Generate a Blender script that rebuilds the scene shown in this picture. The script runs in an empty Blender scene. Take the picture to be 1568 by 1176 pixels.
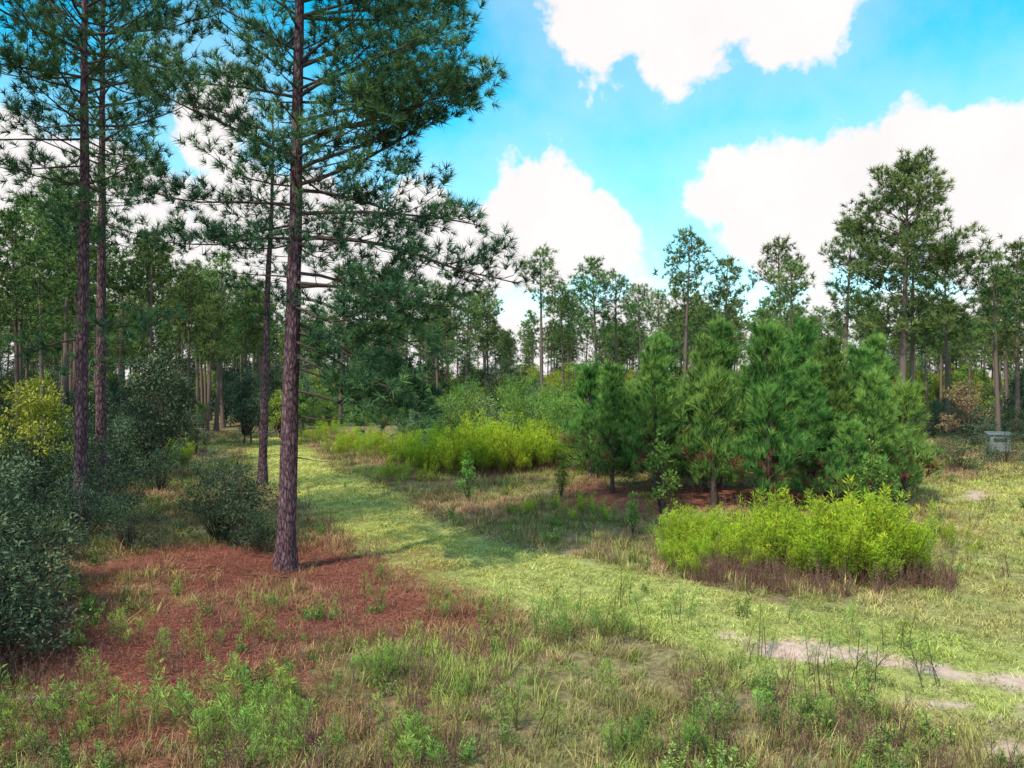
import bpy, math, numpy as np
R = np.random.default_rng(11)
sc = bpy.context.scene
pi = math.pi

# ------------------------------------------------------------------ helpers
def nrm(a):
    a = np.asarray(a, float)
    return a/np.maximum(np.linalg.norm(a, axis=-1, keepdims=True), 1e-9)

def gh(x, y):
    x = np.asarray(x, float); y = np.asarray(y, float)
    return (0.10*np.sin(x*0.21+1.3)*np.cos(y*0.17+0.4) + 0.05*np.sin(x*0.63+y*0.41)
            + 0.025*np.sin(x*1.7-y*1.3+2.0))

class MB:
    def __init__(s):
        s.V=[]; s.F=[]; s.M=[]; s.T=[]; s.S=[]; s.n=0
    def add(s, V, F, mat=0, tint=0.5, smooth=False):
        V=np.asarray(V,float); F=np.asarray(F,int)
        if len(V)==0: return
        s.V.append(V); s.F.append(F+s.n); s.M.append(np.full(len(F),mat,np.int32))
        s.T.append(np.full(len(V),tint,float) if np.isscalar(tint) else np.asarray(tint,float))
        s.S.append(np.full(len(F),smooth,bool)); s.n+=len(V)
    def mesh(s, name, mats):
        V=np.concatenate(s.V); F=np.concatenate(s.F); M=np.concatenate(s.M)
        me=bpy.data.meshes.new(name)
        me.vertices.add(len(V)); me.vertices.foreach_set('co',V.astype(np.float32).ravel())
        me.loops.add(len(F)*3); me.loops.foreach_set('vertex_index',F.astype(np.int32).ravel())
        me.polygons.add(len(F)); me.polygons.foreach_set('loop_start',np.arange(0,len(F)*3,3,dtype=np.int32))
        me.polygons.foreach_set('material_index',M)
        me.polygons.foreach_set('use_smooth',np.concatenate(s.S))
        at=me.attributes.new('v','FLOAT','POINT'); at.data.foreach_set('value',np.concatenate(s.T).astype(np.float32))
        for m in mats: me.materials.append(m)
        me.update(calc_edges=True)
        return me

def tube(mb, pts, rad, sides=6, mat=0, tint=0.5, rough=0.0, rng=R):
    pts=np.asarray(pts,float); k=len(pts)
    rad=np.broadcast_to(np.asarray(rad,float),(k,))
    t=nrm(np.gradient(pts,axis=0))
    ref=np.array([0,0,1.0]) if abs(t[0,2])<0.8 else np.array([1.0,0,0])
    u=nrm(np.cross(t,ref)); w=np.cross(t,u)
    a=np.arange(sides)*2*pi/sides
    rr=rad[:,None]*(1+rough*rng.uniform(-1,1,(k,sides)))
    V=pts[:,None]+rr[...,None]*(u[:,None]*np.cos(a)[None,:,None]+w[:,None]*np.sin(a)[None,:,None])
    V=V.reshape(-1,3)
    i=np.arange(k-1)[:,None]*sides; j=np.arange(sides)[None]; j2=(j+1)%sides
    A=(i+j).ravel();B=(i+j2).ravel();C=(i+sides+j2).ravel();D=(i+sides+j).ravel()
    F=np.concatenate([np.stack([A,B,C],1),np.stack([A,C,D],1)])
    mb.add(V,F,mat,tint,True)

def stamp(mb, tv, tf, pos, d, scl, mat, tint, tvt=None, rng=R):
    pos=np.asarray(pos,float); P=len(pos)
    if P==0: return
    z=nrm(d); r=rng.normal(size=(P,3)); x=nrm(np.cross(r,z)); y=np.cross(z,x)
    M=np.stack([x,y,z],2)*np.asarray(scl,float).reshape(-1,1,1)
    V=np.einsum('pij,nj->pni',M,tv)+pos[:,None]
    n=len(tv)
    F=(tf[None]+(np.arange(P)*n)[:,None,None]).reshape(-1,3)
    T=np.repeat(np.asarray(tint,float),n)
    if tvt is not None: T=T+np.tile(tvt,P)
    mb.add(V.reshape(-1,3),F,mat,T)

def needle_tuft(n, L, w, rng, spread=(15,75), stem=0.5):
    V=[];T=[]
    for i in range(n):
        z0=rng.uniform(0,stem)*L; th=math.radians(rng.uniform(*spread)); ph=rng.uniform(0,2*pi)
        l=L*rng.uniform(0.75,1.1)
        d=np.array([math.sin(th)*math.cos(ph),math.sin(th)*math.sin(ph),math.cos(th)])
        s=nrm(np.cross(d,rng.normal(size=3)))*w*0.5
        b=np.array([0,0,z0])
        V+= [b-s,b+s,b+d*l]
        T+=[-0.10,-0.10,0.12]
    V=np.array(V); i=np.arange(n)*3
    return V,np.stack([i,i+1,i+2],1),np.array(T)

def leaf_tpl(l=1.0,w=0.5,fold=0.12):
    V=np.array([[0,0,0],[w/2,fold*l,l*0.45],[0,0,l],[-w/2,fold*l,l*0.45]])
    F=np.array([[0,1,2],[0,2,3]])
    return V,F

# ------------------------------------------------------------------ materials
def newmat(name):
    m=bpy.data.materials.new(name); m.use_nodes=True
    nt=m.node_tree; nt.nodes.clear()
    return m,nt,nt.nodes,nt.links

def ramp(N, stops):
    r=N.new('ShaderNodeValToRGB'); e=r.color_ramp.elements
    while len(e)>1: e.remove(e[-1])
    e[0].position=stops[0][0]; e[0].color=(*stops[0][1],1)
    for p,c in stops[1:]:
        q=e.new(p); q.color=(*c,1)
    return r

def leafmat(name, cols, transl=0.0, var=0.3, hue=0.03, inst=False, pos=None):
    m,nt,N,L=newmat(name)
    at=N.new('ShaderNodeAttribute'); at.attribute_name='v'
    pos=pos or [0.1,0.5,0.9]
    r=ramp(N,list(zip(pos,cols))); L.new(at.outputs['Fac'],r.inputs[0])
    oi=N.new('ShaderNodeObjectInfo')
    hs=N.new('ShaderNodeHueSaturation')
    mr=N.new('ShaderNodeMapRange'); mr.inputs[3].default_value=1-var; mr.inputs[4].default_value=1+var
    L.new(oi.outputs['Random'],mr.inputs[0]); L.new(mr.outputs[0],hs.inputs['Value'])
    m7=N.new('ShaderNodeMath'); m7.operation='MULTIPLY'; m7.inputs[1].default_value=7.31
    fr=N.new('ShaderNodeMath'); fr.operation='FRACT'; L.new(oi.outputs['Random'],m7.inputs[0]); L.new(m7.outputs[0],fr.inputs[0])
    mh=N.new('ShaderNodeMapRange'); mh.inputs[3].default_value=0.5-hue; mh.inputs[4].default_value=0.5+hue
    L.new(fr.outputs[0],mh.inputs[0]); L.new(mh.outputs[0],hs.inputs['Hue'])
    col=r.outputs[0]
    if inst:
        ia=N.new('ShaderNodeAttribute'); ia.attribute_type='INSTANCER'; ia.attribute_name='tint'
        mx=N.new('ShaderNodeMix'); mx.data_type='RGBA'; mx.blend_type='MULTIPLY'; mx.inputs[0].default_value=1
        L.new(r.outputs[0],mx.inputs[6]); L.new(ia.outputs['Color'],mx.inputs[7]); col=mx.outputs[2]
    L.new(col,hs.inputs['Color'])
    p=N.new('ShaderNodeBsdfDiffuse')
    L.new(hs.outputs[0],p.inputs['Color'])
    o=N.new('ShaderNodeOutputMaterial')
    if transl>0:
        t=N.new('ShaderNodeBsdfTranslucent'); L.new(hs.outputs[0],t.inputs['Color'])
        mxs=N.new('ShaderNodeMixShader'); mxs.inputs[0].default_value=transl
        L.new(p.outputs[0],mxs.inputs[1]); L.new(t.outputs[0],mxs.inputs[2]); L.new(mxs.outputs[0],o.inputs[0])
    else: L.new(p.outputs[0],o.inputs[0])
    return m

def barkmat(name,c0,c1,c2,scale=1.0):
    m,nt,N,L=newmat(name)
    tc=N.new('ShaderNodeTexCoord'); mp=N.new('ShaderNodeMapping'); mp.inputs['Scale'].default_value=(14*scale,14*scale,4.5*scale)
    L.new(tc.outputs['Object'],mp.inputs[0])
    vo=N.new('ShaderNodeTexVoronoi'); vo.feature='DISTANCE_TO_EDGE'; L.new(mp.outputs[0],vo.inputs['Vector']); vo.inputs['Scale'].default_value=1
    no=N.new('ShaderNodeTexNoise'); no.inputs['Scale'].default_value=3; no.inputs['Detail'].default_value=3; L.new(mp.outputs[0],no.inputs['Vector'])
    ad=N.new('ShaderNodeMath'); ad.operation='MULTIPLY_ADD'; ad.inputs[1].default_value=1.3; L.new(vo.outputs['Distance'],ad.inputs[0])
    sub=N.new('ShaderNodeMath'); sub.operation='SUBTRACT'; sub.inputs[1].default_value=0.12; L.new(no.outputs[0],sub.inputs[0]); L.new(sub.outputs[0],ad.inputs[2])
    r=ramp(N,[(0.25,c0),(0.5,c1),(0.85,c2)]); L.new(ad.outputs[0],r.inputs[0])
    b=N.new('ShaderNodeBump'); b.inputs['Strength'].default_value=0.9; b.inputs['Distance'].default_value=0.04; L.new(ad.outputs[0],b.inputs['Height'])
    p=N.new('ShaderNodeBsdfDiffuse')
    L.new(r.outputs[0],p.inputs['Color']); L.new(b.outputs[0],p.inputs['Normal'])
    o=N.new('ShaderNodeOutputMaterial'); L.new(p.outputs[0],o.inputs[0])
    return m

def twigmat(name,c):
    m,nt,N,L=newmat(name)
    p=N.new('ShaderNodeBsdfDiffuse'); p.inputs['Color'].default_value=(*c,1)
    o=N.new('ShaderNodeOutputMaterial'); L.new(p.outputs[0],o.inputs[0])
    return m
M_bark=barkmat('pine_bark',(0.03,0.017,0.024),(0.12,0.07,0.08),(0.27,0.17,0.18))
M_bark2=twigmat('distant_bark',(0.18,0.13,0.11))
M_twig=twigmat('twig_bark',(0.10,0.075,0.065))
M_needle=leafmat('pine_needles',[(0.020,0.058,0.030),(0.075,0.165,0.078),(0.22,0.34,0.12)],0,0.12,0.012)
M_needle_far=leafmat('distant_pine_needles_hazed',[(0.045,0.09,0.04),(0.12,0.20,0.065),(0.29,0.37,0.11)],0,0.25,0.03)  # lighter than the near needles: distance haze painted into the leaf colour
M_needle_y=leafmat('young_pine_needles',[(0.26,0.10,0.07),(0.035,0.10,0.032),(0.10,0.23,0.055),(0.31,0.48,0.10)],0,0.18,0.02,pos=[0.0,0.12,0.5,0.9])
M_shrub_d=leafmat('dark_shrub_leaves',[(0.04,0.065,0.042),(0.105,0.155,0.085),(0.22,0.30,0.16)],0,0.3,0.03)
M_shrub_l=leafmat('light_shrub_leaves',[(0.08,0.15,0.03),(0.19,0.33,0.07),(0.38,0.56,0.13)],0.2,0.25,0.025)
M_autumn=leafmat('autumn_leaves',[(0.12,0.085,0.04),(0.26,0.20,0.10),(0.36,0.33,0.16)],0,0.3,0.03)
M_yell=leafmat('yellow_green_leaves',[(0.13,0.18,0.03),(0.35,0.43,0.07),(0.6,0.62,0.14)],0.2,0.25,0.03)
M_gold=leafmat('goldenrod_leaves',[(0.22,0.12,0.085),(0.15,0.22,0.03),(0.34,0.49,0.04),(0.62,0.74,0.06)],0.25,0.22,0.02,pos=[0.1,0.3,0.6,0.95])
M_fern=leafmat('dogfennel_leaves',[(0.16,0.13,0.07),(0.17,0.28,0.055),(0.35,0.52,0.10)],0,0.3,0.03)
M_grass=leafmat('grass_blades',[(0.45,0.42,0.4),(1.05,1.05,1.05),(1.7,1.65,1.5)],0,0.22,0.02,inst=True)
M_weed=leafmat('weed_leaves',[(0.07,0.11,0.035),(0.17,0.27,0.065),(0.34,0.48,0.12)],0,0.3,0.03)
M_straw=leafmat('dry_stalks',[(0.16,0.085,0.07),(0.28,0.155,0.115),(0.42,0.29,0.20)],0,0.3,0.02)
M_litter=leafmat('pine_straw',[(0.19,0.06,0.045),(0.36,0.125,0.088),(0.48,0.23,0.16)],0,0.25,0.01)

# ------------------------------------------------------------------ pines
def make_tufts(nn,L,w,seed,spread=(15,75),k=3,stem=0.5):
    rr=np.random.default_rng(seed)
    return [needle_tuft(nn,L,w,rr,spread,stem) for _ in range(k)]

def bez(p0,d0,L,droop,curl,k,rng,wob=0.05):
    pts=[np.array(p0,float)]; d=np.array(d0,float); st=L/(k-1)
    for i in range(1,k):
        s=i/(k-1)
        d=d+np.array([0,0,-droop*(1-s)*1.5+curl*s*1.5])/(k-1)+rng.normal(size=3)*wob
        d=nrm(d); pts.append(pts[-1]+d*st)
    return np.array(pts)

def add_branch(mb,P,D,TN,p0,az,el,L,droop,curl,rng,r0,sp=0.4,dens=1.0,start=0.25,tw=0.14,sublen=0.4,bare=False,up=0.55):
    d0=np.array([math.cos(az)*math.cos(el),math.sin(az)*math.cos(el),math.sin(el)])
    k=max(5,int(L*2.4)); pts=bez(p0,d0,L,droop,curl,k,rng,0.08)
    tube(mb,pts,np.linspace(r0,r0*0.22,k),5,1,0.5,rng=rng)
    if bare: return
    tt=start+0.05; side=1
    tone=rng.uniform(-0.16,0.16)
    while tt<1.0:
        f=tt*(k-1); i=min(int(f),k-2); q=pts[i]+(pts[i+1]-pts[i])*(f-i); t=nrm(pts[i+1]-pts[i])
        hz=nrm(np.cross(t,[0,0,1.0]))*side
        ang=rng.uniform(0.5,1.1)
        dd=nrm(t*math.cos(ang)+hz*math.sin(ang)+np.array([0,0,rng.uniform(-0.4,0.55)]))
        l2=L*sublen*(1-tt*0.7)*rng.uniform(0.5,1.2)+0.2
        k2=4; p2=bez(q,dd,l2,0.2,0.6,k2,rng,0.12)
        tube(mb,p2,np.linspace(max(r0*0.28,0.005),0.004,k2),3,1,0.5,rng=rng)
        n=max(3,int(l2/tw*dens*rng.uniform(0.6,1.35)))
        ff=rng.uniform(0.2,1.0,n)**0.6*(k2-1); ff[0]=k2-1-1e-4
        ii=np.minimum(ff.astype(int),k2-2); pp=p2[ii]+(p2[ii+1]-p2[ii])*(ff-ii)[:,None]
        td=nrm(p2[ii+1]-p2[ii])
        off=rng.normal(size=(n,3))*np.array([1,1,0.8])*tw*0.9; off[0]=0
        P.append(pp+off); D.append(nrm(td*0.8+off*3+np.array([0,0,up])+rng.normal(size=(n,3))*0.3))
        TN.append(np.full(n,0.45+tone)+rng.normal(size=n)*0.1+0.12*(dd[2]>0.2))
        side*=-1; tt+=sp/L*rng.uniform(0.5,1.4)
    P.append(pts[-1][None]); D.append(nrm(pts[-1]-pts[-2])[None]); TN.append(np.array([0.6+tone]))

def pine_mesh(name,seed,H,r0,cs,cr,lean=(0,0),step=0.42,tuft=None,tscl=1.0,dens=1.0,sp=0.4,tw=0.14,
              mats=None,explicit=(),bias=None,sides=12,prof='mature',nper=(2,4),wob=0.04,sublen=0.4,stubs=6,skip=0.0,up=0.55,rust=0.0):
    rng=np.random.default_rng(seed); mb=MB()
    k=int(H*1.6)+6; z=np.linspace(-0.25,H,k); s=np.clip(z/H,0,1)
    wx=np.cumsum(rng.normal(size=k))*wob*0.4; wy=np.cumsum(rng.normal(size=k))*wob*0.4
    wx-=wx[0]; wy-=wy[0]
    px=lean[0]*s+wx*s; py=lean[1]*s+wy*s
    tr=np.stack([px,py,z],1)
    rad=r0*(1-s)**0.75*0.92+0.012; rad[:2]*=1.15; rad+=r0*0.3*np.exp(-np.maximum(z,0)/0.35)
    tube(mb,tr,rad,sides,0,0.5,0.05,rng=rng)
    at=lambda h: np.array([np.interp(h,z,px),np.interp(h,z,py),h])
    P=[];D=[];TN=[]
    zz=cs; az=rng.uniform(0,2*pi)
    while zz<H-0.15:
        t=(zz-cs)/(H-cs)
        for j in range(rng.integers(nper[0],nper[1]+1)):
            az+=2.4+rng.uniform(-0.5,0.5)
            if rng.random()<skip*(1-t): continue
            if prof=='mature':
                pr=(0.55+0.6*t if t<0.4 else 0.79*(1-((t-0.4)/0.6)**2.6)+0.16); el=math.radians(-6+52*t)
                droop=0.35*(1-t)
            else:
                pr=(1-t)**0.8*0.95+0.06 if t>0.15 else 0.75+t; el=math.radians(16+50*t); droop=0.05
            L=cr*pr*(rng.uniform(0.55,1.15) if prof=='mature' else rng.uniform(0.5,1.3))
            if bias is not None: L*=1+bias[1]*math.cos(az-bias[0])
            L=max(L,0.22)
            add_branch(mb,P,D,TN,at(zz),az,el+rng.uniform(-0.25,0.25),L,droop,0.5,rng,
                       max(0.007,0.010*L+0.005),sp,dens,0.25 if prof=='mature' else 0.1,tw,sublen,up=up)
        zz+=step*rng.uniform(0.7,1.3)*(1-0.4*t)
    for (h,a,e,L,dr,cu,dn) in explicit:
        add_branch(mb,P,D,TN,at(h),math.radians(a),math.radians(e),L,dr,cu,rng,0.010*L+0.008,sp*0.8,dn*dens,0.18,tw,sublen,bare=(dn==0),up=up)
    for i in range(stubs):
        h=rng.uniform(0.25,1)*cs
        add_branch(mb,P,D,TN,at(h),rng.uniform(0,6.28),rng.uniform(-0.2,0.4),rng.uniform(0.2,0.9),0.2,0,rng,0.010,bare=True)
    P.append(at(H)[None]);D.append(np.array([[0,0,1.0]]));TN.append(np.array([0.7]))
    P=np.concatenate(P);D=np.concatenate(D);TN=np.concatenate(TN)
    if rust>0:
        rd=np.hypot(P[:,0],P[:,1]); q=(rng.random(len(P))<rust)&(P[:,2]<H*0.45)&(rd<cr*0.8); TN[q]=-0.15
    ch=rng.integers(0,len(tuft),len(P)); S=tscl*rng.uniform(0.75,1.2,len(P))
    for c,(tv,tf,tt) in enumerate(tuft):
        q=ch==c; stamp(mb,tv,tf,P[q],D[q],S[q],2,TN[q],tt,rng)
    return mb.mesh(name,mats)

def obj(name,me,loc=(0,0,0),rot=0,scl=1.0,parent=None):
    o=bpy.data.objects.new(name,me); sc.collection.objects.link(o)
    o.location=loc; o.rotation_euler=(0,0,rot); o.scale=(scl,)*3 if np.isscalar(scl) else scl
    if parent: o.parent=parent
    return o
def place(name,me,x,y,rot=0,scl=1.0):
    return obj(name,me,(x,y,float(gh(x,y))),rot,scl)

T_near=make_tufts(28,0.21,0.015,1)
T_y=make_tufts(22,0.26,0.017,2,(8,50))
T_far=make_tufts(12,0.36,0.05,3,(15,85))
T_mid=make_tufts(18,0.28,0.028,4,(15,80))
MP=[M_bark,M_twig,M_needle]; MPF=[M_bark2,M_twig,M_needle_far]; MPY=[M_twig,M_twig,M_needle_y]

ex=[# h, az, el, L, droop, curl, dens
 (6.9,-5,0,4.6,0.55,0.30,1.1),(7.4,8,8,3.9,0.5,0.3,1.1),(8.3,-20,16,3.9,0.4,0.4,1.2),(9.3,12,20,3.7,0.4,0.4,1.2),
 (10.4,-8,22,3.5,0.3,0.4,1.2),(11.4,15,24,3.3,0.3,0.4,1.2),(8.8,-2,28,3.6,0.5,0.2,1.2),(7.9,30,15,3.6,0.5,0.3,1.2),(9.8,-30,25,3.6,0.4,0.3,1.2),
 (9.0,-15,8,4.0,0.2,0.4,1.3),(8.0,-6,10,4.0,0.3,0.4,1.2),
 (5.7,-12,0,3.1,0.9,0.3,1.3),(5.2,20,-8,3.1,0.8,0.4,1.3),(4.8,-35,-12,2.9,0.7,0.5,1.2),(4.3,5,-14,2.7,0.6,0.5,1.3),
 (5.5,-50,-4,2.6,0.8,0.4,1.0),(3.8,-10,-8,2.5,0.7,0.5,1.2),(3.3,10,-5,1.5,0.5,0.3,0),
 (6.2,25,5,3.2,0.8,0.5,1.2),(6.0,-30,5,3.0,0.8,0.5,1.1),(5.0,-5,-5,3.3,0.7,0.4,1.3),(4.5,-20,-15,3.0,0.6,0.4,1.2),(5.9,0,8,3.4,1.0,0.3,1.1),
 (7.6,175,12,3.0,0.5,0.4,1.2),(8.6,200,15,3.2,0.4,0.4,1.2),(7.2,150,8,2.6,0.6,0.4,1.0),(9.8,185,18,3.1,0.4,0.4,1.2),(6.9,205,4,2.6,0.5,0.5,1.2),
 (6.1,190,10,1.4,0.4,0.2,0),(3.0,170,0,0.9,0.4,0.2,0),(2.4,10,5,0.8,0.4,0.2,0)]
me=pine_mesh('pine_tree_main',5,17.0,0.20,6.8,3.2,(0.55,0.1),0.40,T_near,1.0,1.45,0.30,0.14,MP,ex,(0.0,0.1),16,stubs=9,sublen=.45)
place('pine_tree',me,-4.70,16.2)
me=pine_mesh('pine_tree_slim',6,13.6,0.17,6.0,1.9,(0.35,0),0.5,T_mid,0.9,1.2,0.42,0.18,MP,(),None,12,stubs=10)
place('pine_tree',me,-9.0,28.2)
me=pine_mesh('pine_tree_left',7,17.5,0.165,7.6,3.6,(0.3,0.2),0.42,T_near,1.2,1.1,0.36,0.16,MP,[(5.2,-20,-5,2.4,0.7,0.5,1.1),(4.8,200,-5,2.0,0.7,0.5,1.1)],None,12,stubs=9)
place('pine_tree',me,-10.4,18.8)
place('pine_tree',me,-13.6,13.6,2.2,0.98)
me=pine_mesh('pine_tree_left_b',8,18.0,0.17,8.0,3.4,(0.3,-0.2),0.45,T_near,1.25,1.0,0.38,0.17,MP,[(5.0,-60,-5,2.4,0.7,0.5,1.1)],None,12,stubs=9)
place('pine_tree',me,-12.4,23.6)
me=pine_mesh('pine_tree_low',9,11.0,0.15,3.4,2.6,(0,0),0.55,T_near,1.3,0.9,0.42,0.17,MP,(),None,12,stubs=4)
place('pine_tree',me,-14.8,16.8,0.5)
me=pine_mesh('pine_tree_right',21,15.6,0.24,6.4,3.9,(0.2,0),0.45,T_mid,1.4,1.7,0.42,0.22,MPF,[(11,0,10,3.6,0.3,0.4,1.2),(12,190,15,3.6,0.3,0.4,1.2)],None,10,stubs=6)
place('pine_tree',me,22.4,45.0)

mid=[]
for i,(H,cs,cr) in enumerate([(14,8.0,2.2),(13,6.8,2.3),(15,9.0,2.3),(14,6.0,2.3),(13,8.0,2.2)]):
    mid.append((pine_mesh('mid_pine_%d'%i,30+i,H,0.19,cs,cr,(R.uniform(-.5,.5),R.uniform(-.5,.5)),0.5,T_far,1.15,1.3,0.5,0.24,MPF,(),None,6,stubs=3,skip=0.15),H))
EX=[(-7.3,87,13.5),(-5,84,12.8),(-3,90,13.2),(2.9,75,15.4),(5.4,80,13.0),(8.2,75,14.5),(10.4,78,13.6),(13.1,60,14.4),(14.6,66,12.4),(16.8,62,13.0),(20.8,60,14.0),
    (18.5,52,11.0),(25.5,50,13.6),(29.0,52,12.2),(28.0,45,10.7),(31.0,48,12.0),(24.5,58,14.5),(33,50,12),
    (-25.5,55,13.6),(-24,60,12.2),(-22.5,61,11.6),(-26,50,12.0),(-23.8,42,13.4),(-20.5,45,11.5),(-29,46,14),(-28,34,13),(-18.5,40,11.2),(-12,74,13.4),(-14.5,66,12.5),(12,72,12),(6.5,88,13)]
for i,(x,y,h) in enumerate(EX):
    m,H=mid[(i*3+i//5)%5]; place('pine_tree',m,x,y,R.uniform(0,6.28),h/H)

yp=[]
for i,(H,cr) in enumerate([(5.6,1.65),(5.0,1.8),(5.9,1.55),(3.2,1.15)]):
    yp.append(pine_mesh('young_pine_%d'%i,50+i,H,0.075,0.7 if i<3 else .4,cr,(0,0),0.28,T_y,1.15,1.1,0.28,0.13,MPY,(),None,7,'young',(2,5),sublen=0.42,stubs=0,up=1.2,rust=0.16))
YP=[(3.4,26.5,1,.84),(4.6,25.2,0,.82),(5.2,27.5,2,.90),(6.6,26.8,0,.95),(6.2,24.0,3,1.2),(7.5,22.9,3,1.15),(8.2,25.2,1,1.0),(9.2,27.4,2,.98),
    (9.9,24.6,0,.94),(11.3,25.6,1,1.0),(10.9,23.6,1,.78),(10.6,28.8,0,1.0),(5.5,29.8,1,.9),(3.0,29.5,3,1.2),(12.8,27.6,2,.85),(8.9,23.4,2,.76),(12.4,24.8,3,1.15),(7.4,27.9,2,.98),(9.8,22.6,3,.8)]
for x,y,k,s in YP: place('young_pine_tree',yp[k],x,y,R.uniform(0,6.28),s*R.uniform(.93,1.07))

# ------------------------------------------------------------------ shrubs
def bush_mesh(name,seed,w,h,nc,nl,ls,mat,trunk=0.0,squash=0.8,low=0.1,lw=0.5):
    rng=np.random.default_rng(seed); mb=MB()
    C=[];
    for i in range(nc):
        a=rng.uniform(0,2*pi); r=w*math.sqrt(rng.uniform(0,1)); zt=rng.uniform(low,1)
        env=math.sqrt(max(0.05,1-(max(0,zt-0.35)/0.7)**2))
        C.append([math.cos(a)*r*env,math.sin(a)*r*env,trunk+(h-trunk)*zt*rng.uniform(0.82,1.15)])
    C=np.array(C)
    for c in C:
        b=np.array([c[0]*0.12,c[1]*0.12,-0.05 if trunk==0 else trunk*rng.uniform(0.6,1.1)])
        mid_=(b+c)/2+rng.normal(size=3)*0.08*h*0.3
        tube(mb,[b,mid_,c],[0.006+0.006*h,0.008,0.004],3,0,0.4,rng=rng)
    if trunk>0: tube(mb,[[0,0,-.1],[0.05,0,trunk*0.6],[0,0.03,trunk+ (h-trunk)*0.5]],[0.03+0.012*h,0.02+0.008*h,0.01],6,0,0.4,rng=rng)
    cr=rng.uniform(0.5,1.2,nc)*w*0.26+0.05
    ci=rng.integers(0,nc,nl)
    n=nrm(rng.normal(size=(nl,3))); rr=rng.uniform(0.2,1.3,nl)**0.5
    off=n*(rr*cr[ci])[:,None]*np.array([1,1,squash])
    P=C[ci]+off; P[:,2]=np.abs(P[:,2])+0.02
    D=nrm(n*0.8+rng.normal(size=(nl,3))*0.6+np.array([0,0,0.3]))
    tone=rng.normal(size=nc)*0.14
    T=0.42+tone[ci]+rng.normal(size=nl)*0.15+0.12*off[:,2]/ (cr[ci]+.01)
    tv,tf=leaf_tpl(1.0,lw)
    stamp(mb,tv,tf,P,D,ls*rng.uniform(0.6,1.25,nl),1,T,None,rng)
    return mb.mesh(name,[M_twig,mat])
SH_d=[bush_mesh('dark_shrub_%d'%i,70+i,1.1,1.9,40,3200,0.09,M_shrub_d,lw=.4) for i in range(3)]
SH_l=[bush_mesh('light_shrub_%d'%i,80+i,1.1,1.9,40,3200,0.095,M_shrub_l,lw=.4) for i in range(3)]
SAP_d=[bush_mesh('dark_sapling_%d'%i,90+i,1.5,5.5,50,3400,0.17,M_shrub_d,1.2) for i in range(3)]
SAP_l=[bush_mesh('yellow_sapling_%d'%i,95+i,1.4,5.0,44,2600,0.17,M_yell,1.0) for i in range(2)]
SAP_m=[bush_mesh('green_sapling_%d'%i,98+i,1.3,4.5,44,2600,0.16,M_shrub_l,0.8) for i in range(2)]
AUT=bush_mesh('autumn_shrub',103,1.2,3.8,40,3000,0.12,M_autumn,0.7)
SMALL=[bush_mesh('small_sapling_%d'%i,105+i,0.5,2.2,22,900,0.10,M_shrub_l,0.2,lw=0.6) for i in range(2)]
DEN=bush_mesh('dense_shrub',110,1.15,2.0,60,8500,0.075,M_shrub_d,lw=.42)

for (x,y,s) in [(-7.25,10.2,0.95),(-8.3,11.6,1.2),(-9.6,13.8,1.1)]:
    place('shrub',DEN,x,y,R.uniform(0,6.28),(s*1.05,s*1.05,s))
for (x,y,s,k) in [(-7.0,8.9,0.5,2),(-6.3,18.4,0.9,1),(-7.1,18.9,0.8,2),(-5.6,17.6,0.5,0),(-11.6,17.4,1.0,2),
                  (-11.0,20.6,1.1,0),(-9.4,16.2,0.5,1),(-8.6,17.6,0.6,2),(-9.9,18.0,.75,1),(-12.2,27,0.8,2),(-11.0,28.5,0.7,1),(-9.0,25.5,0.6,0),(22.6,36.0,.75,0),(23.9,36.2,.5,1)]:
    place('shrub',SH_d[k],x,y,R.uniform(0,6.28),(s*1.1,s*1.1,s))
for (x,y,s,k) in [(4.3,22.5,1.0,0),(9.9,21.6,0.85,1),(-1.4,24.8,0.62,0),(3.1,20.0,0.45,1),(1.6,25.5,0.6,1),(10.3,21.0,0.5,0)]:
    place('sapling',SMALL[k],x,y,R.uniform(0,6.28),s)
place('autumn_shrub',AUT,25.2,43.5,0,0.95)

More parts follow.
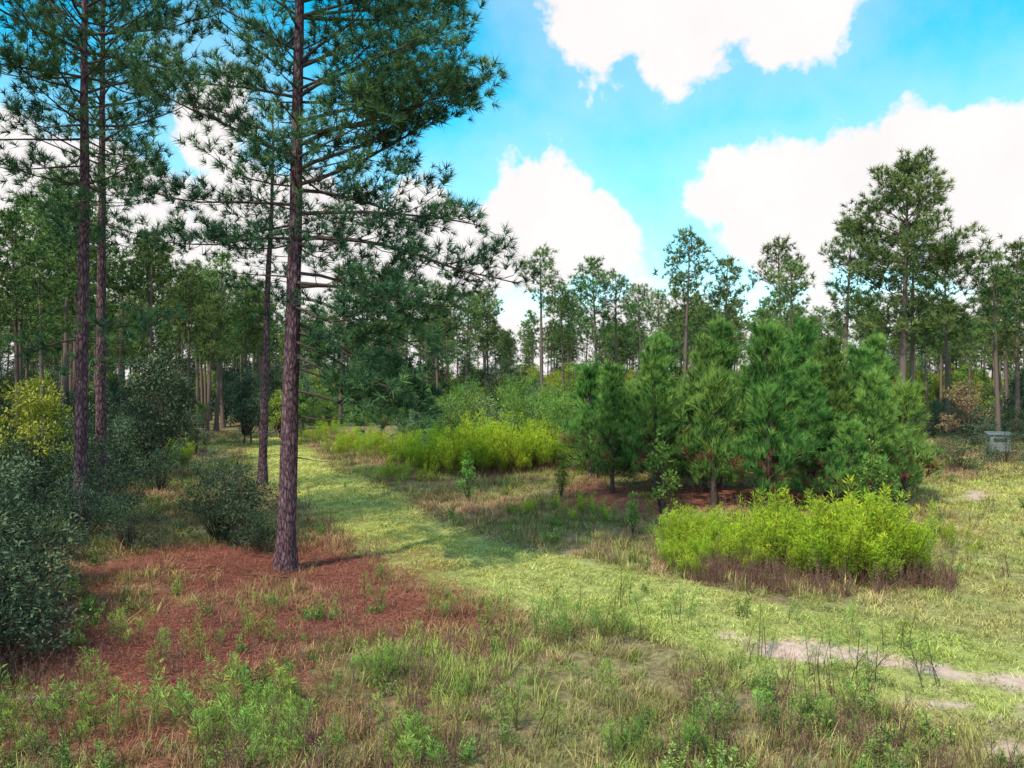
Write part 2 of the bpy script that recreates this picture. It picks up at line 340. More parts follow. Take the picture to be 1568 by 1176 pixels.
# ------------------------------------------------------------------ scatter
def scatter(name,protos,pos,rot,scl,idx=None,tint=None):
    pos=np.asarray(pos,float); n=len(pos)
    col=bpy.data.collections.new(name+'_parts')
    for i,p in enumerate(protos):
        o=bpy.data.objects.new('%s_part_%02d'%(name,i),p); col.objects.link(o)
    me=bpy.data.meshes.new(name); me.vertices.add(n); me.vertices.foreach_set('co',pos.astype(np.float32).ravel())
    a=me.attributes.new('rot','FLOAT_VECTOR','POINT'); a.data.foreach_set('vector',np.asarray(rot,np.float32).ravel())
    scl=np.asarray(scl,float); scl=np.repeat(scl[:,None],3,1) if scl.ndim==1 else scl
    a=me.attributes.new('scl','FLOAT_VECTOR','POINT'); a.data.foreach_set('vector',scl.astype(np.float32).ravel())
    idx=R.integers(0,len(protos),n) if idx is None else idx
    a=me.attributes.new('idx','INT','POINT'); a.data.foreach_set('value',idx.astype(np.int32))
    if tint is not None:
        a=me.attributes.new('tint','FLOAT_COLOR','POINT'); a.data.foreach_set('color',np.concatenate([tint,np.ones((n,1))],1).astype(np.float32).ravel())
    o=bpy.data.objects.new(name,me); sc.collection.objects.link(o)
    ng=bpy.data.node_groups.new(name+'_nodes','GeometryNodeTree')
    ng.interface.new_socket('Geometry',in_out='INPUT',socket_type='NodeSocketGeometry')
    ng.interface.new_socket('Geometry',in_out='OUTPUT',socket_type='NodeSocketGeometry')
    N=ng.nodes;L=ng.links
    gi=N.new('NodeGroupInput');go=N.new('NodeGroupOutput')
    ci=N.new('GeometryNodeCollectionInfo'); ci.inputs[0].default_value=col; ci.inputs[1].default_value=True; ci.inputs[2].default_value=True
    ip=N.new('GeometryNodeInstanceOnPoints')
    def na(nm,dt):
        q=N.new('GeometryNodeInputNamedAttribute'); q.data_type=dt; q.inputs[0].default_value=nm
        return next(s for s in q.outputs if s.enabled and s.name=='Attribute')
    L.new(gi.outputs[0],ip.inputs['Points']); L.new(ci.outputs[0],ip.inputs['Instance'])
    ip.inputs['Pick Instance'].default_value=True
    L.new(na('idx','INT'),ip.inputs['Instance Index'])
    er=N.new('FunctionNodeEulerToRotation'); L.new(na('rot','FLOAT_VECTOR'),er.inputs[0]); L.new(er.outputs[0],ip.inputs['Rotation'])
    L.new(na('scl','FLOAT_VECTOR'),ip.inputs['Scale']); L.new(ip.outputs[0],go.inputs[0])
    md=o.modifiers.new('instances','NODES'); md.node_group=ng
    return o
def rz(n,tilt=0.0):
    return np.stack([R.normal(size=n)*tilt,R.normal(size=n)*tilt,R.uniform(0,2*pi,n)],1)
def on_ground(x,y): return np.stack([x,y,gh(x,y)],1)
def clear(x,y): return ~((x>0.595*y)&(x<0.65*y)&(y>26)&(y<39.5))

def sample(n,x0,x1,y0,y1,ok):
    x=R.uniform(x0,x1,n);y=R.uniform(y0,y1,n);k=ok(x,y);return x[k],y[k]
def acc(x,y):
    c=(y>86+6*np.sin(x*0.2))
    l=(x<-0.40*y-4.5)&(y>30)&(R.random(len(x))<.6)
    l2=(x<-20)&(y>8)
    r=(x>0.50*y+4)&(y>54)
    r2=(x>34)&(y>20)
    return (c|l|l2|r|r2)&(np.abs(x)<0.76*y+6)
x,y=sample(1050,-105,110,8,135,acc)
h=R.uniform(9.0,13.2,len(x))
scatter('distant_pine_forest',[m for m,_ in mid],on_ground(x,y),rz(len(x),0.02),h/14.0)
x,y=sample(1050,-70,80,10,120,lambda x,y:(((x<-0.36*y-3.5)&(y>22))|(x<-13.5)&(y>9)|((y>82+4*np.sin(x*.3)))|((x>0.55*y+3)&(y>48)))&(np.abs(x)<0.75*y+5))
xb,yb=sample(300,-40,50,84,105,lambda x,y:x>-1e9)
x=np.concatenate([x,xb]);y=np.concatenate([y,yb])
n=len(x); right=x>-0.25*y
idx=np.where(right,R.choice([0,1,2,3,4,5,6],n,p=[.10,.10,.08,.25,.25,.11,.11]),R.choice([0,1,2,3,4,5,6],n,p=[.22,.21,.21,.10,.10,.08,.08]))
scatter('forest_understory',SAP_d+SAP_l+SAP_m,on_ground(x,y),rz(n,0.05),R.uniform(0.35,0.9,n)*(1+.2*(y>82)),idx)
x1,y1=sample(360,-40,-6,10,55,lambda x,y:(x<-0.36*y-4.2)&(x>-0.7*y-6))
x2,y2=sample(170,12,60,30,60,lambda x,y:(x>0.42*y+4)&clear(x,y)&(x<.75*y+4))
x=np.concatenate([x1,x2]);y=np.concatenate([y1,y2])
scatter('dark_thicket',SH_d,on_ground(x,y),rz(len(x),0.08),np.stack([R.uniform(.7,1.4,len(x))]*2+[R.uniform(.45,1.35,len(x))],1))
def mid_th(x,y):
    return (((x/8.5-0.0)**2+((y-46)/12)**2<1)&(x>-0.15*y+1.2))|((y>62)&(y<74)&(x>-0.25*y))|((x>2)&(x<26)&(y>31)&(y<56)&(x<0.47*y)&clear(x,y))
x,y=sample(950,-20,34,28,74,mid_th)
xa=R.uniform(-1.5,3.0,26); ya=R.uniform(35,40,26); x=np.append(x,xa); y=np.append(y,ya)
n=len(x)
hs=np.where(R.random(n)<0.14,R.uniform(1.3,1.9,n),R.uniform(0.6,1.4,n))
idx=R.choice(6,n,p=[.29,.29,.27,.05,.05,.05])
scatter('green_thicket',SH_l+SH_d,on_ground(x,y),rz(n,0.08),np.stack([R.uniform(.8,1.4,n)]*2+[hs],1),idx)

def gold_mesh(name,seed,h,nst=5,mat=M_gold,lw=.13,n=140,ls=1.0,sprd=1.0):
    rng=np.random.default_rng(seed); mb=MB(); tv,tf=leaf_tpl(1,lw,0.05)
    for i in range(nst):
        hh=h*rng.uniform(0.6,1.15); b=np.array([rng.normal()*0.12,rng.normal()*0.12,-0.03]); ln=rng.normal(size=2)*0.2*hh
        pts=np.array([b,b+[ln[0]*.3,ln[1]*.3,hh*.5],b+[ln[0],ln[1],hh]])
        tube(mb,pts,[0.007,0.006,0.003],3,0,0.12,rng=rng)
        s=rng.uniform(0.3,1.0,n)**0.8
        p=np.stack([np.interp(s,[0,.5,1],pts[:,j]) for j in range(3)],1)
        spread=(0.13*np.sin(np.clip((s-0.12)/0.88,0,1)*pi)**0.8+0.01)*sprd
        a=rng.uniform(0,2*pi,n); rad=np.stack([np.cos(a),np.sin(a),np.zeros(n)],1)
        p=p+rad*(spread*rng.uniform(0.1,1,n))[:,None]
        d=nrm(rad*0.8+np.array([0,0,0.7])+rng.normal(size=(n,3))*0.3)
        stamp(mb,tv,tf,p,d,ls*rng.uniform(0.05,0.12,n),0,np.clip(0.0+s*0.82+rng.normal(size=n)*0.13,0,1),None,rng)
    return mb.mesh(name,[mat])
GO=[gold_mesh('goldenrod_%d'%i,120+i,1.35) for i in range(4)]
DF=[gold_mesh('dogfennel_%d'%i,126+i,0.6,4,M_fern,.09,110,.7,.6) for i in range(3)]
def disc(n,cx,cy,rx,ry,rot=0):
    a=R.uniform(0,2*pi,n);r=np.sqrt(R.uniform(0,1,n)); u=np.cos(a)*r*rx;v=np.sin(a)*r*ry
    return cx+u*math.cos(rot)-v*math.sin(rot),cy+u*math.sin(rot)+v*math.cos(rot)
X=[];Y=[];S=[]
for n,cx,cy,rx,ry,ro,s in [(130,6.2,16.5,1.8,1.2,0,1.1),(80,7.2,15.6,1.0,.8,0,1.2),(60,4.6,18.6,1.2,1.3,0.3,0.75),(45,4.0,16.4,.9,1.2,0,.6),(220,-1.0,32.4,3.0,2.2,0,1.5),(80,-4.2,36,1.6,2.4,0,1.1),(90,-7.4,41,2.4,4.0,.3,.8),
    (100,-16.2,35,1.6,2.2,0,1.0),(50,-10.8,47,3,3,0,.9),(30,9.3,18.0,1.5,1.4,0,.5),(45,2.0,22.5,2.0,2.0,0,.5),(30,-4.0,29.5,1.2,2,0,.6)]:
    a,b=disc(n,cx,cy,rx,ry,ro); X.append(a);Y.append(b)
    e=1-0.35*np.hypot((a-cx)/rx,(b-cy)/ry)**2
    S.append(s*R.uniform(.5,1.2,n)*e)
X=np.concatenate(X);Y=np.concatenate(Y);S=np.concatenate(S)
scatter('goldenrod_patch',GO,on_ground(X,Y),rz(len(X),0.14),S)

# ------------------------------------------------------------------ ground zones
TR=np.array([(-14.5,48),(-12.2,41),(-8.6,32),(-4.8,24),(-1.4,17.8),(1.4,14.8),(3.9,12.2),(6.3,10.4),(10,8.6),(17,7.0),(30,5)],float)
TR2=np.array([(7.5,11.0),(10.5,14),(13.5,19),(17,26),(25,33),(40,42)],float)
def dist_poly(x,y,T):
    d=np.full(np.shape(x),1e9)
    for a,b in zip(T[:-1],T[1:]):
        ab=b-a; t=np.clip(((x-a[0])*ab[0]+(y-a[1])*ab[1])/(ab@ab),0,1)
        d=np.minimum(d,np.hypot(x-a[0]-t*ab[0],y-a[1]-t*ab[1]))
    return d
_ph=R.uniform(0,6.28,(24,)); _fr=R.uniform(0.25,1.9,24); _an=R.uniform(0,6.28,24)
def wob(x,y,sc_=1.0):
    s=0
    for p,f,a in zip(_ph,_fr,_an): s=s+np.sin((x*math.cos(a)+y*math.sin(a))*f*sc_+p)/(f+0.5)
    return s/6
sm=lambda a,b,x: np.clip((x-a)/(b-a),0,1)**2*(3-2*np.clip((x-a)/(b-a),0,1))
def zones(x,y):
    w=wob(x,y)
    d1=dist_poly(x,y,TR); d2=dist_poly(x,y,TR2)
    track=np.maximum((1-sm(1.2,1.9,d1+w*0.5)),0.6*(1-sm(1.6,4.4,d2+w)))
    rut=np.maximum(np.exp(-((d1-0.85)/0.28)**2),0)
    pat=np.clip(0.9+wob(x*1.0+40,y-17,2.2)*1.2,0.4,1)
    lit=(1-sm(0.7,1.3,np.hypot((x+5.0)/3.9,(y-13.2)/5.4)+w*0.4))*pat
    lit=np.maximum(lit,0.9*(1-sm(0.7,1.2,np.hypot((x-7.0)/5.2,(y-25.4)/3.2)+w*.3)))
    lit=np.maximum(lit,0.6*sm(0,2,-(x+0.40*y+3.5))*pat)
    lit=lit*(1-.8*(1-sm(1.1,2.1,d1+w*.7)))
    sand=0
    for cx,cy,rx,ry,ro in [(4.5,11.4,1.15,0.28,-0.5),(3.6,12.05,0.55,0.2,-0.6),(5.5,10.8,.7,.2,-0.4),(6.6,10.1,1.0,0.36,-0.4),(6.5,9.0,0.8,0.4,0.3),(5.9,8.3,.7,.35,.2),(15.5,26.0,1.2,.45,.8),(5.3,9.6,.4,.15,0),(7.6,9.4,.9,.3,-.3)]:
        u=(x-cx)*math.cos(ro)+(y-cy)*math.sin(ro); v=-(x-cx)*math.sin(ro)+(y-cy)*math.cos(ro)
        sand=np.maximum(sand,1-sm(0.6,1.35,np.hypot(u/rx,v/ry)+wob(x,y,5.0)*0.9))
    return track,lit,sand,rut,w
u=np.linspace(-1,1,440)
gx=4*np.sinh(6*u); gy=4*np.sinh(6*u)+12
GX,GY=np.meshgrid(gx,gy); zt,zl,zs,zr,zw=zones(GX,GY)
fine=0.02*np.sin(GX*5.1+np.sin(GY*4.3)*1.3)*np.sin(GY*6.3+GX)*np.exp(-np.hypot(GX,GY-12)/25)
GZ=gh(GX,GY)*np.exp(-np.maximum(np.hypot(GX,GY)-150,0)/100)+fine-0.05*zr*zt-0.03*zs
V=np.stack([GX,GY,GZ],2).reshape(-1,3); n=len(gx)
i,j=np.meshgrid(np.arange(n-1),np.arange(n-1)); q=(j*n+i).ravel()
F=np.concatenate([np.stack([q,q+1,q+n+1],1),np.stack([q,q+n+1,q+n],1)])
mb=MB(); mb.add(V,F,0,0.5,True)
m,nt,N,L=newmat('ground_soil_and_turf')
me=mb.mesh('ground',[m])
a=me.attributes.new('zone','FLOAT_COLOR','POINT'); a.data.foreach_set('color',np.stack([zt,zl,zs,zr],2).reshape(-1).astype(np.float32))
za=N.new('ShaderNodeAttribute'); za.attribute_name='zone'; sep=N.new('ShaderNodeSeparateColor'); L.new(za.outputs['Color'],sep.inputs[0])
tc=N.new('ShaderNodeTexCoord')
def noise(s,d=8,r=0.6):
    q=N.new('ShaderNodeTexNoise'); q.inputs['Scale'].default_value=s; q.inputs['Detail'].default_value=d; q.inputs['Roughness'].default_value=r
    L.new(tc.outputs['Object'],q.inputs['Vector']); return q.outputs[0]
def cr(inp,st): r=ramp(N,st); L.new(inp,r.inputs[0]); return r.outputs[0]
def mix(f,a_,b_):
    q=N.new('ShaderNodeMix'); q.data_type='RGBA'; L.new(f,q.inputs[0]); L.new(a_,q.inputs[6]); L.new(b_,q.inputs[7]); return q.outputs[2]
nf=noise(9,5,.7); nm=noise(0.9,2)
base=mix(nm,cr(nf,[(0.3,(0.11,0.07,0.05)),(0.5,(0.26,0.165,0.115)),(0.7,(0.38,0.28,0.17))]),cr(nf,[(0.3,(0.09,0.09,0.035)),(0.5,(0.20,0.20,0.07)),(0.7,(0.34,0.34,0.13))]))
trk=cr(nf,[(0.3,(0.17,0.18,0.06)),(0.5,(0.34,0.35,0.11)),(0.7,(0.50,0.49,0.18))])
litc=cr(nf,[(0.3,(0.12,0.04,0.03)),(0.5,(0.30,0.10,0.07)),(0.7,(0.45,0.21,0.15))])
snd=cr(nf,[(0.3,(0.44,0.29,0.22)),(0.5,(0.60,0.42,0.34)),(0.7,(0.70,0.54,0.45))])
c=mix(sep.outputs[0],base,trk); c=mix(sep.outputs[1],c,litc); c=mix(sep.outputs[2],c,snd)
p=N.new('ShaderNodeBsdfDiffuse')
b=N.new('ShaderNodeBump'); b.inputs['Strength'].default_value=0.5; b.inputs['Distance'].default_value=0.05; L.new(nf,b.inputs['Height'])
L.new(c,p.inputs['Color']); L.new(b.outputs[0],p.inputs['Normal'])
o=N.new('ShaderNodeOutputMaterial'); L.new(p.outputs[0],o.inputs[0])
obj('ground',me)

# ------------------------------------------------------------------ grass
def grass_mesh(name,seed,nb,h,w,r,lean,mat=M_grass):
    rng=np.random.default_rng(seed); mb=MB()
    a=rng.uniform(0,2*pi,nb); rr=np.sqrt(rng.uniform(0,1,nb))*r
    b=np.stack([np.cos(a)*rr,np.sin(a)*rr,np.full(nb,-0.02)],1)
    la=rng.uniform(0,2*pi,nb); ld=np.stack([np.cos(la),np.sin(la),np.zeros(nb)],1)
    sd=np.stack([-np.sin(la+rng.normal(size=nb)),np.cos(la),np.zeros(nb)],1)*w*0.5
    hh=h*rng.uniform(0.45,1.1,nb); le=lean*hh*rng.uniform(0.2,1.3,nb)
    up=np.array([0,0,1.0])
    m1=b+ld*(le*0.3)[:,None]+up*(hh*0.55)[:,None]; tp=b+ld*le[:,None]+up*hh[:,None]
    V=np.stack([b-sd,b+sd,m1+sd*.8,m1-sd*.8,tp],1).reshape(-1,3)
    q=np.arange(nb)*5
    F=np.concatenate([np.stack([q,q+1,q+2],1),np.stack([q,q+2,q+3],1),np.stack([q+3,q+2,q+4],1)])
    t0=rng.normal(size=nb)*0.15
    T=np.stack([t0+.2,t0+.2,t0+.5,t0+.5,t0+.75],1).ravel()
    mb.add(V,F,0,T); return mb.mesh(name,[mat])
G_short=[grass_mesh('short_grass_%d'%i,140+i,56,0.11,0.008,0.2,0.8) for i in range(3)]
G_tall=[grass_mesh('tall_grass_%d'%i,145+i,38,0.28,0.008,0.14,0.7) for i in range(3)]
n=32000
y=R.uniform(2,54,n); x=R.uniform(-1,1,n)*(0.73*y+3.5)
t,l,s,ru,w=zones(x,y)
young=np.hypot((x-7.5)/5.2,(y-26)/3.6)<1
bare=np.clip(0.95+wob(x-60,y+31,2.6)*1.1,0.45,1)
keep=(R.random(n)<(1-1.0*s)*(1-0.65*l)*np.maximum(bare,t))&~(young&(R.random(n)<.8))&(R.random(n)<1-0.45*ru*t)
x,y,t,l,s,w,ru=[q[keep] for q in (x,y,t,l,s,w,ru)]; n=len(x)
isS=(R.random(n)<0.5+0.6*t)|(R.random(n)<0.7*l)
idx=np.where(isS,R.integers(0,3,n),R.integers(3,6,n))
g=np.array; w2=(np.clip(0.38+wob(x+30,y,1.6)*0.9+R.normal(size=n)*0.28,0,1)*(.55+.45*sm(8.5,12,y)))[:,None]
w3=np.clip(0.48+wob(x-20,y+9,0.8)*1.0+R.normal(size=n)*0.28,0,1)[:,None]
cb=g([[0.43,0.28,0.16]])*w2+g([[0.24,0.32,0.07]])*(1-w2)
cb=cb*(1-0.4*w3)+g([[0.38,0.19,0.15]])*0.4*w3
ct=g([[0.34,0.42,0.10]])*(1-w2*.5)+g([[0.52,0.47,0.19]])*w2*.5
cl=g([[0.39,0.145,0.105]])*(0.5+0.5*w2)+g([[0.24,0.27,0.08]])*(0.5-.5*w2)
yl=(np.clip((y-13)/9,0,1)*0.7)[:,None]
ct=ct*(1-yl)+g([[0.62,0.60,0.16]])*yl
tint=cb*(1-t[:,None])+ct*t[:,None]
tint=tint*(1-l[:,None]*.85)+cl*l[:,None]*.85
tint*=R.uniform(0.68,1.3,(n,1))
far=np.clip((y-8)/45,0,1)
sx=(1.0+1.5*far)*R.uniform(.8,1.25,n); sz=R.uniform(.45,1.3,n)*(1-0.4*t)
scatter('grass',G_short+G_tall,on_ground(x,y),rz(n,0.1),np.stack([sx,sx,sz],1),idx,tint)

rng=np.random.default_rng(5); mb=MB(); nb=80
b=np.stack([rng.normal(size=nb)*.25,rng.normal(size=nb)*.25,rng.uniform(.01,.06,nb)],1); a=rng.uniform(0,6.28,nb)
d=np.stack([np.cos(a),np.sin(a),rng.normal(size=nb)*.18],1)*rng.uniform(.08,.2,nb)[:,None]; sd=np.stack([-np.sin(a),np.cos(a),0*a],1)*0.004
V=np.stack([b-sd,b+sd,b+d],1).reshape(-1,3); q=np.arange(nb)*3
mb.add(V,np.stack([q,q+1,q+2],1),0,np.repeat(rng.uniform(0,1,nb),3)); LT=mb.mesh('pine_straw_clump',[M_litter])
x=R.uniform(-11,2,8000); y=R.uniform(6,22,8000); l=zones(x,y)[1]; k=R.random(len(x))<l*.9; x=x[k];y=y[k]
scatter('pine_straw_litter',[LT],on_ground(x,y),rz(len(x),.05),R.uniform(.8,1.4,len(x)))

def weed_mesh(name,seed,h,nst,nl,ls,lw,mat,spread=0.06):
    rng=np.random.default_rng(seed); mb=MB(); tv,tf=leaf_tpl(1,lw,0.1)
    for i in range(nst):
        hh=h*rng.uniform(.5,1.1); b=np.array([rng.normal()*.08,rng.normal()*.08,-.03]); ln=rng.normal(size=2)*.18*hh
        pts=np.array([b,b+[ln[0]*.3,ln[1]*.3,hh*.5],b+[ln[0],ln[1],hh]]); tube(mb,pts,[.005,.004,.002],3,0,.2,rng=rng)
        s=rng.uniform(.12,1,nl); p=np.stack([np.interp(s,[0,.5,1],pts[:,j]) for j in range(3)],1)
        a=rng.uniform(0,6.28,nl); rad=np.stack([np.cos(a),np.sin(a),0*a],1)
        stamp(mb,tv,tf,p+rad*(spread*rng.uniform(0,1,nl)*(1.1-s))[:,None],nrm(rad+[0,0,.6]+rng.normal(size=(nl,3))*.25),ls*rng.uniform(.5,1.1,nl)*(1.2-.6*s),0,np.clip(.3+.4*s+rng.normal(size=nl)*.15,0,1),None,rng)
    return mb.mesh(name,[mat])
WD=[weed_mesh('weed_%d'%i,160+i,.42,5,50,.08,.2 if i<3 else .4,M_weed) for i in range(4)]
ST=[weed_mesh('stalk_%d'%i,170+i,.7,6,26,.05,.2,M_straw,.03) for i in range(3)]
n=2600; y=5+R.random(n)**1.5*32; x=R.uniform(-1,1,n)*(0.75*y+2)
t,l,s,ru,w=zones(x,y); dn=np.clip(wob(x*1.0+5,y-3,1.1)+.3+ (y<10)*.25,0,1)*(1-.95*t)*(1-s)*(1-.5*l)
k=R.random(n)<dn; x=x[k];y=y[k]
scatter('weeds',WD,on_ground(x,y),rz(len(x),.12),R.uniform(.4,1.1,len(x)))
n=3000; y=7+R.random(n)**1.1*34; x=R.uniform(-1,1,n)*(0.75*y+2)
t,l,s,ru,w=zones(x,y); dn=np.clip(wob(x*1.0-9,y+13,1.1)*1.2+.3,0,1)*(1-.95*t)*(1-s)
k=R.random(n)<dn; x=x[k];y=y[k]
xa,ya=disc(210,6.0,15.3,2.7,1.0); x=np.append(x,xa);y=np.append(y,ya)
scatter('dry_weed_stalks',ST,on_ground(x,y),rz(len(x),.12),R.uniform(.5,1.1,len(x)))
X=[];Y=[]
for n,cx,cy,rx,ry in [(14,-4.9,8.6,.9,.5),(22,-3.0,8.9,.5,.8),(9,-1.1,8.0,.35,.3),(6,1.6,8.3,.5,.5),(10,1.2,12.2,.8,.5),(7,-5.9,9.0,.5,.4),(5,3.4,9.0,.5,.3),(8,-2.2,7.8,.6,.3),(50,0,11,6,3),(16,-3.6,10.2,2.2,2)]:
    a,b=disc(n,cx,cy,rx,ry); X.append(a);Y.append(b)
X=np.concatenate(X);Y=np.concatenate(Y)
scatter('dogfennel_clumps',DF,on_ground(X,Y),rz(len(X),.1),R.uniform(.5,1.15,len(X)))

# ------------------------------------------------------------------ small built objects
def plain(name,c,rough=.7,sc_=20,var=.25):
    m,nt,N,L=newmat(name); q=N.new('ShaderNodeTexNoise'); q.inputs['Scale'].default_value=sc_; q.inputs['Detail'].default_value=6
    tcx=N.new('ShaderNodeTexCoord'); L.new(tcx.outputs['Object'],q.inputs['Vector'])
    r=ramp(N,[(.3,tuple(v*(1-var) for v in c)),(.7,tuple(min(1,v*(1+var)) for v in c))]); L.new(q.outputs[0],r.inputs[0])
    p=N.new('ShaderNodeBsdfPrincipled'); p.inputs['Roughness'].default_value=rough; L.new(r.outputs[0],p.inputs['Base Color'])
    o=N.new('ShaderNodeOutputMaterial'); L.new(p.outputs[0],o.inputs[0]); return m
def box(name,parent,c,s,mat,rot=(0,0,0)):
    x,y,z=[v/2 for v in s]
    V=[(i*x,j*y,k*z) for i in(-1,1) for j in(-1,1) for k in(-1,1)]
    me=bpy.data.meshes.new(name); me.from_pydata(V,[],[(0,1,3,2),(4,6,7,5),(0,4,5,1),(2,3,7,6),(0,2,6,4),(1,5,7,3)]); me.materials.append(mat)
    o=bpy.data.objects.new(name,me); sc.collection.objects.link(o); o.parent=parent; o.location=c; o.rotation_euler=rot
    bv=o.modifiers.new('b','BEVEL'); bv.width=.01; return o
mw=plain('weathered_grey_panel',(0.22,0.24,0.24),.8,3); mr_=plain('metal_roof',(0.16,0.18,0.19),.8); md_=plain('dark_opening',(0.03,0.03,0.035)); mf=plain('frame_wood',(0.14,0.11,0.08))
e=bpy.data.objects.new('hunting_blind',None); sc.collection.objects.link(e); e.location=(24.1,38.8,-0.15); e.rotation_euler=(0,0,-.35); e.scale=(.68,.68,.72)
box('walls',e,(0,0,1.15),(1.3,1.3,1.1),mw); box('roof',e,(0,0,1.78),(1.55,1.55,.07),mr_,(.06,0,0)); box('roof_ridge',e,(0,0,1.85),(1.5,.08,.05),mr_,(.06,0,0))
box('window',e,(0,-.655,1.36),(.85,.03,.26),md_); box('window_left',e,(-.655,0,1.36),(.03,.8,.26),md_); box('door_seam',e,(.3,-.656,.92),(.03,.02,.6),md_)
box('floor_frame',e,(0,0,.56),(1.4,1.4,.08),mf)
for k,(a,b_) in enumerate([(-.6,-.6),(.6,-.6),(-.6,.6),(.6,.6)]): box('leg_%d'%(k+1),e,(a,b_,.2),(.09,.09,.7),mf)

rng=np.random.default_rng(3); mb=MB()
pts=bez((0,0,0.06),(1,0.25,0.0),0.75,0,0,8,rng,.06); tube(mb,pts,np.linspace(.03,.014,8),8,0,.5,.1,rng=rng)
tube(mb,bez(pts[4],(.6,.8,.15),.3,0,0,4,rng,.08),np.linspace(.014,.006,4),5,0,.5,rng=rng)
obj('fallen_branch',mb.mesh('fallen_branch',[barkmat('fallen_branch_bark',(.2,.12,.11),(.38,.25,.24),(.5,.38,.36),2)]),(-6.0,9.45,float(gh(-6,9.4))+.05))
mb=MB()
for k in range(5):
    pts=bez((rng.normal()*.15,rng.normal()*.15,0.05),(math.cos(k*1.9),math.sin(k*1.9)*.5,.12),rng.uniform(.5,1.0),.2,0,6,rng,.1); tube(mb,pts,np.linspace(.014,.004,6),4,0,.5,rng=rng)
obj('fallen_twigs',mb.mesh('fallen_twigs',[M_twig]),(-4.6,15.5,float(gh(-4.6,15.5))))

# ------------------------------------------------------------------ sky and light
SE,SA=math.radians(50),math.radians(-140)
wd=bpy.data.worlds.new('World'); sc.world=wd; wd.use_nodes=True; N=wd.node_tree.nodes;L=wd.node_tree.links; N.clear()
sk=N.new('ShaderNodeTexSky'); sk.sky_type='NISHITA'; sk.sun_disc=False; sk.sun_elevation=SE; sk.sun_rotation=SA%(2*pi); sk.air_density=1.0; sk.dust_density=0.3; sk.ozone_density=1.5
tc=N.new('ShaderNodeTexCoord')
no=N.new('ShaderNodeTexNoise'); no.inputs['Scale'].default_value=9; no.inputs['Detail'].default_value=5; no.inputs['Roughness'].default_value=.6; L.new(tc.outputs['Generated'],no.inputs['Vector'])
def mth(op,a,b=None,c=None):
    q=N.new('ShaderNodeMath'); q.operation=op
    for i,v in enumerate((a,b,c)):
        if v is None: continue
        if isinstance(v,(int,float)): q.inputs[i].default_value=v
        else: L.new(v,q.inputs[i])
    return q.outputs[0]
blobs=[((.12,-.0,.48),.105),((.22,0,.46),.10),((.35,0,.455),.085),((.28,0,.56),.16),
 ((.03,0,.19),.095),((.10,0,.18),.065),((-.1,0,.14),.10),
 ((.26,0,.225),.05),((.35,0,.20),.10),((.47,0,.235),.12),((.62,0,.22),.13),
 ((-.28,0,.14),.15),((-.55,0,.15),.17),((-.38,0,.33),.07)]
mask=None
for c,r in blobs:
    d=nrm(np.array([c[0],1,c[2]])); r=r*d[1]
    q=N.new('ShaderNodeVectorMath'); q.operation='DISTANCE'; q.inputs[1].default_value=d; L.new(tc.outputs['Generated'],q.inputs[0])
    v=mth('SUBTRACT',float(r),q.outputs['Value'])
    mask=v if mask is None else mth('MAXIMUM',mask,v)
sepx=N.new('ShaderNodeSeparateXYZ'); L.new(tc.outputs['Generated'],sepx.inputs[0])
band=mth('MULTIPLY_ADD',sepx.outputs['Z'],-0.8,0.085)
mask=mth('MAXIMUM',mask,band)
n2=N.new('ShaderNodeTexNoise'); n2.inputs['Scale'].default_value=3.0; n2.inputs['Detail'].default_value=2; L.new(tc.outputs['Generated'],n2.inputs['Vector'])
gen=mth('MULTIPLY_ADD',n2.outputs[0],.8,-.42)
fr=mth('MINIMUM',mth('MULTIPLY_ADD',sepx.outputs['Y'],-1.2,.75),.0)
gen=mth('ADD',gen,fr)
mask=mth('MAXIMUM',mask,gen)
m2=mth('ADD',mask,mth('MULTIPLY_ADD',no.outputs[0],.20,-.10))
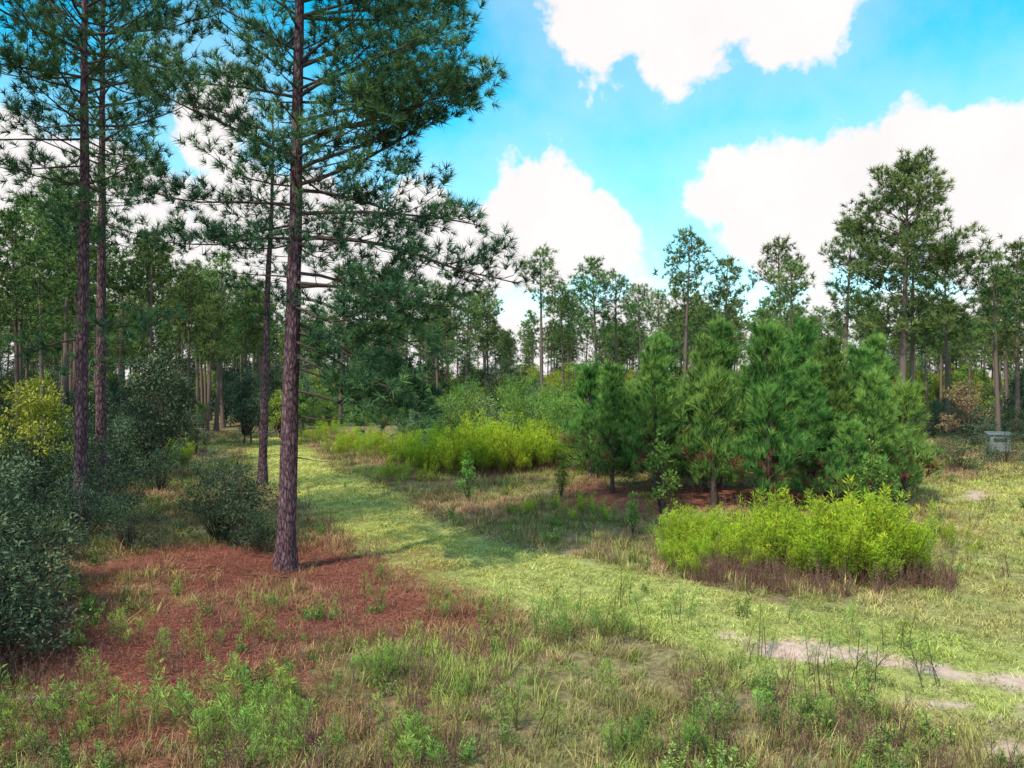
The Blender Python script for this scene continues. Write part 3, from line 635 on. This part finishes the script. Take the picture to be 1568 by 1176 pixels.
ms=N.new('ShaderNodeMapRange'); ms.interpolation_type='SMOOTHSTEP'; ms.inputs[1].default_value=-.006; ms.inputs[2].default_value=.022; L.new(m2,ms.inputs[0])
mh=N.new('ShaderNodeMapRange'); mh.interpolation_type='SMOOTHSTEP'; mh.inputs[1].default_value=-.12; mh.inputs[2].default_value=.02; mh.inputs[4].default_value=.3; L.new(m2,mh.inputs[0])
veil=mth('MAXIMUM',ms.outputs[0],mh.outputs[0])
hz=N.new('ShaderNodeHueSaturation'); hz.inputs['Hue'].default_value=.465; hz.inputs['Saturation'].default_value=1.55; hz.inputs['Value'].default_value=2.2; L.new(sk.outputs[0],hz.inputs['Color'])
ccl=ramp(N,[(.3,(.95,.91,.91)),(.65,(1,.98,.965))]); L.new(no.outputs[0],ccl.inputs[0])
vs=N.new('ShaderNodeVectorMath'); vs.operation='SCALE'; vs.inputs[3].default_value=7.9; L.new(ccl.outputs[0],vs.inputs[0])
mx=N.new('ShaderNodeMix'); mx.data_type='RGBA'; L.new(veil,mx.inputs[0]); L.new(hz.outputs[0],mx.inputs[6]); L.new(vs.outputs[0],mx.inputs[7])
bg=N.new('ShaderNodeBackground'); bg.inputs['Strength'].default_value=.13; L.new(mx.outputs[2],bg.inputs[0])
o=N.new('ShaderNodeOutputWorld'); L.new(bg.outputs[0],o.inputs[0])

from mathutils import Vector
sd=Vector((math.sin(SA)*math.cos(SE),math.cos(SA)*math.cos(SE),math.sin(SE)))
sl=bpy.data.lights.new('sun','SUN'); sl.energy=4.1; sl.angle=math.radians(1.5); sl.color=(1,.92,.77)
so=bpy.data.objects.new('sun',sl); sc.collection.objects.link(so); so.rotation_euler=sd.to_track_quat('Z','Y').to_euler()

cam=bpy.data.cameras.new('camera'); cam.lens=27.55; cam.sensor_width=36; cam.clip_end=3000; cam.clip_start=.1
co=bpy.data.objects.new('camera',cam); sc.collection.objects.link(co); co.location=(0,0,4.0); co.rotation_euler=(math.radians(90-.62),0,0)
sc.camera=co
sc.view_settings.view_transform='Standard'; sc.view_settings.look='None'; sc.view_settings.exposure=0
print('done')
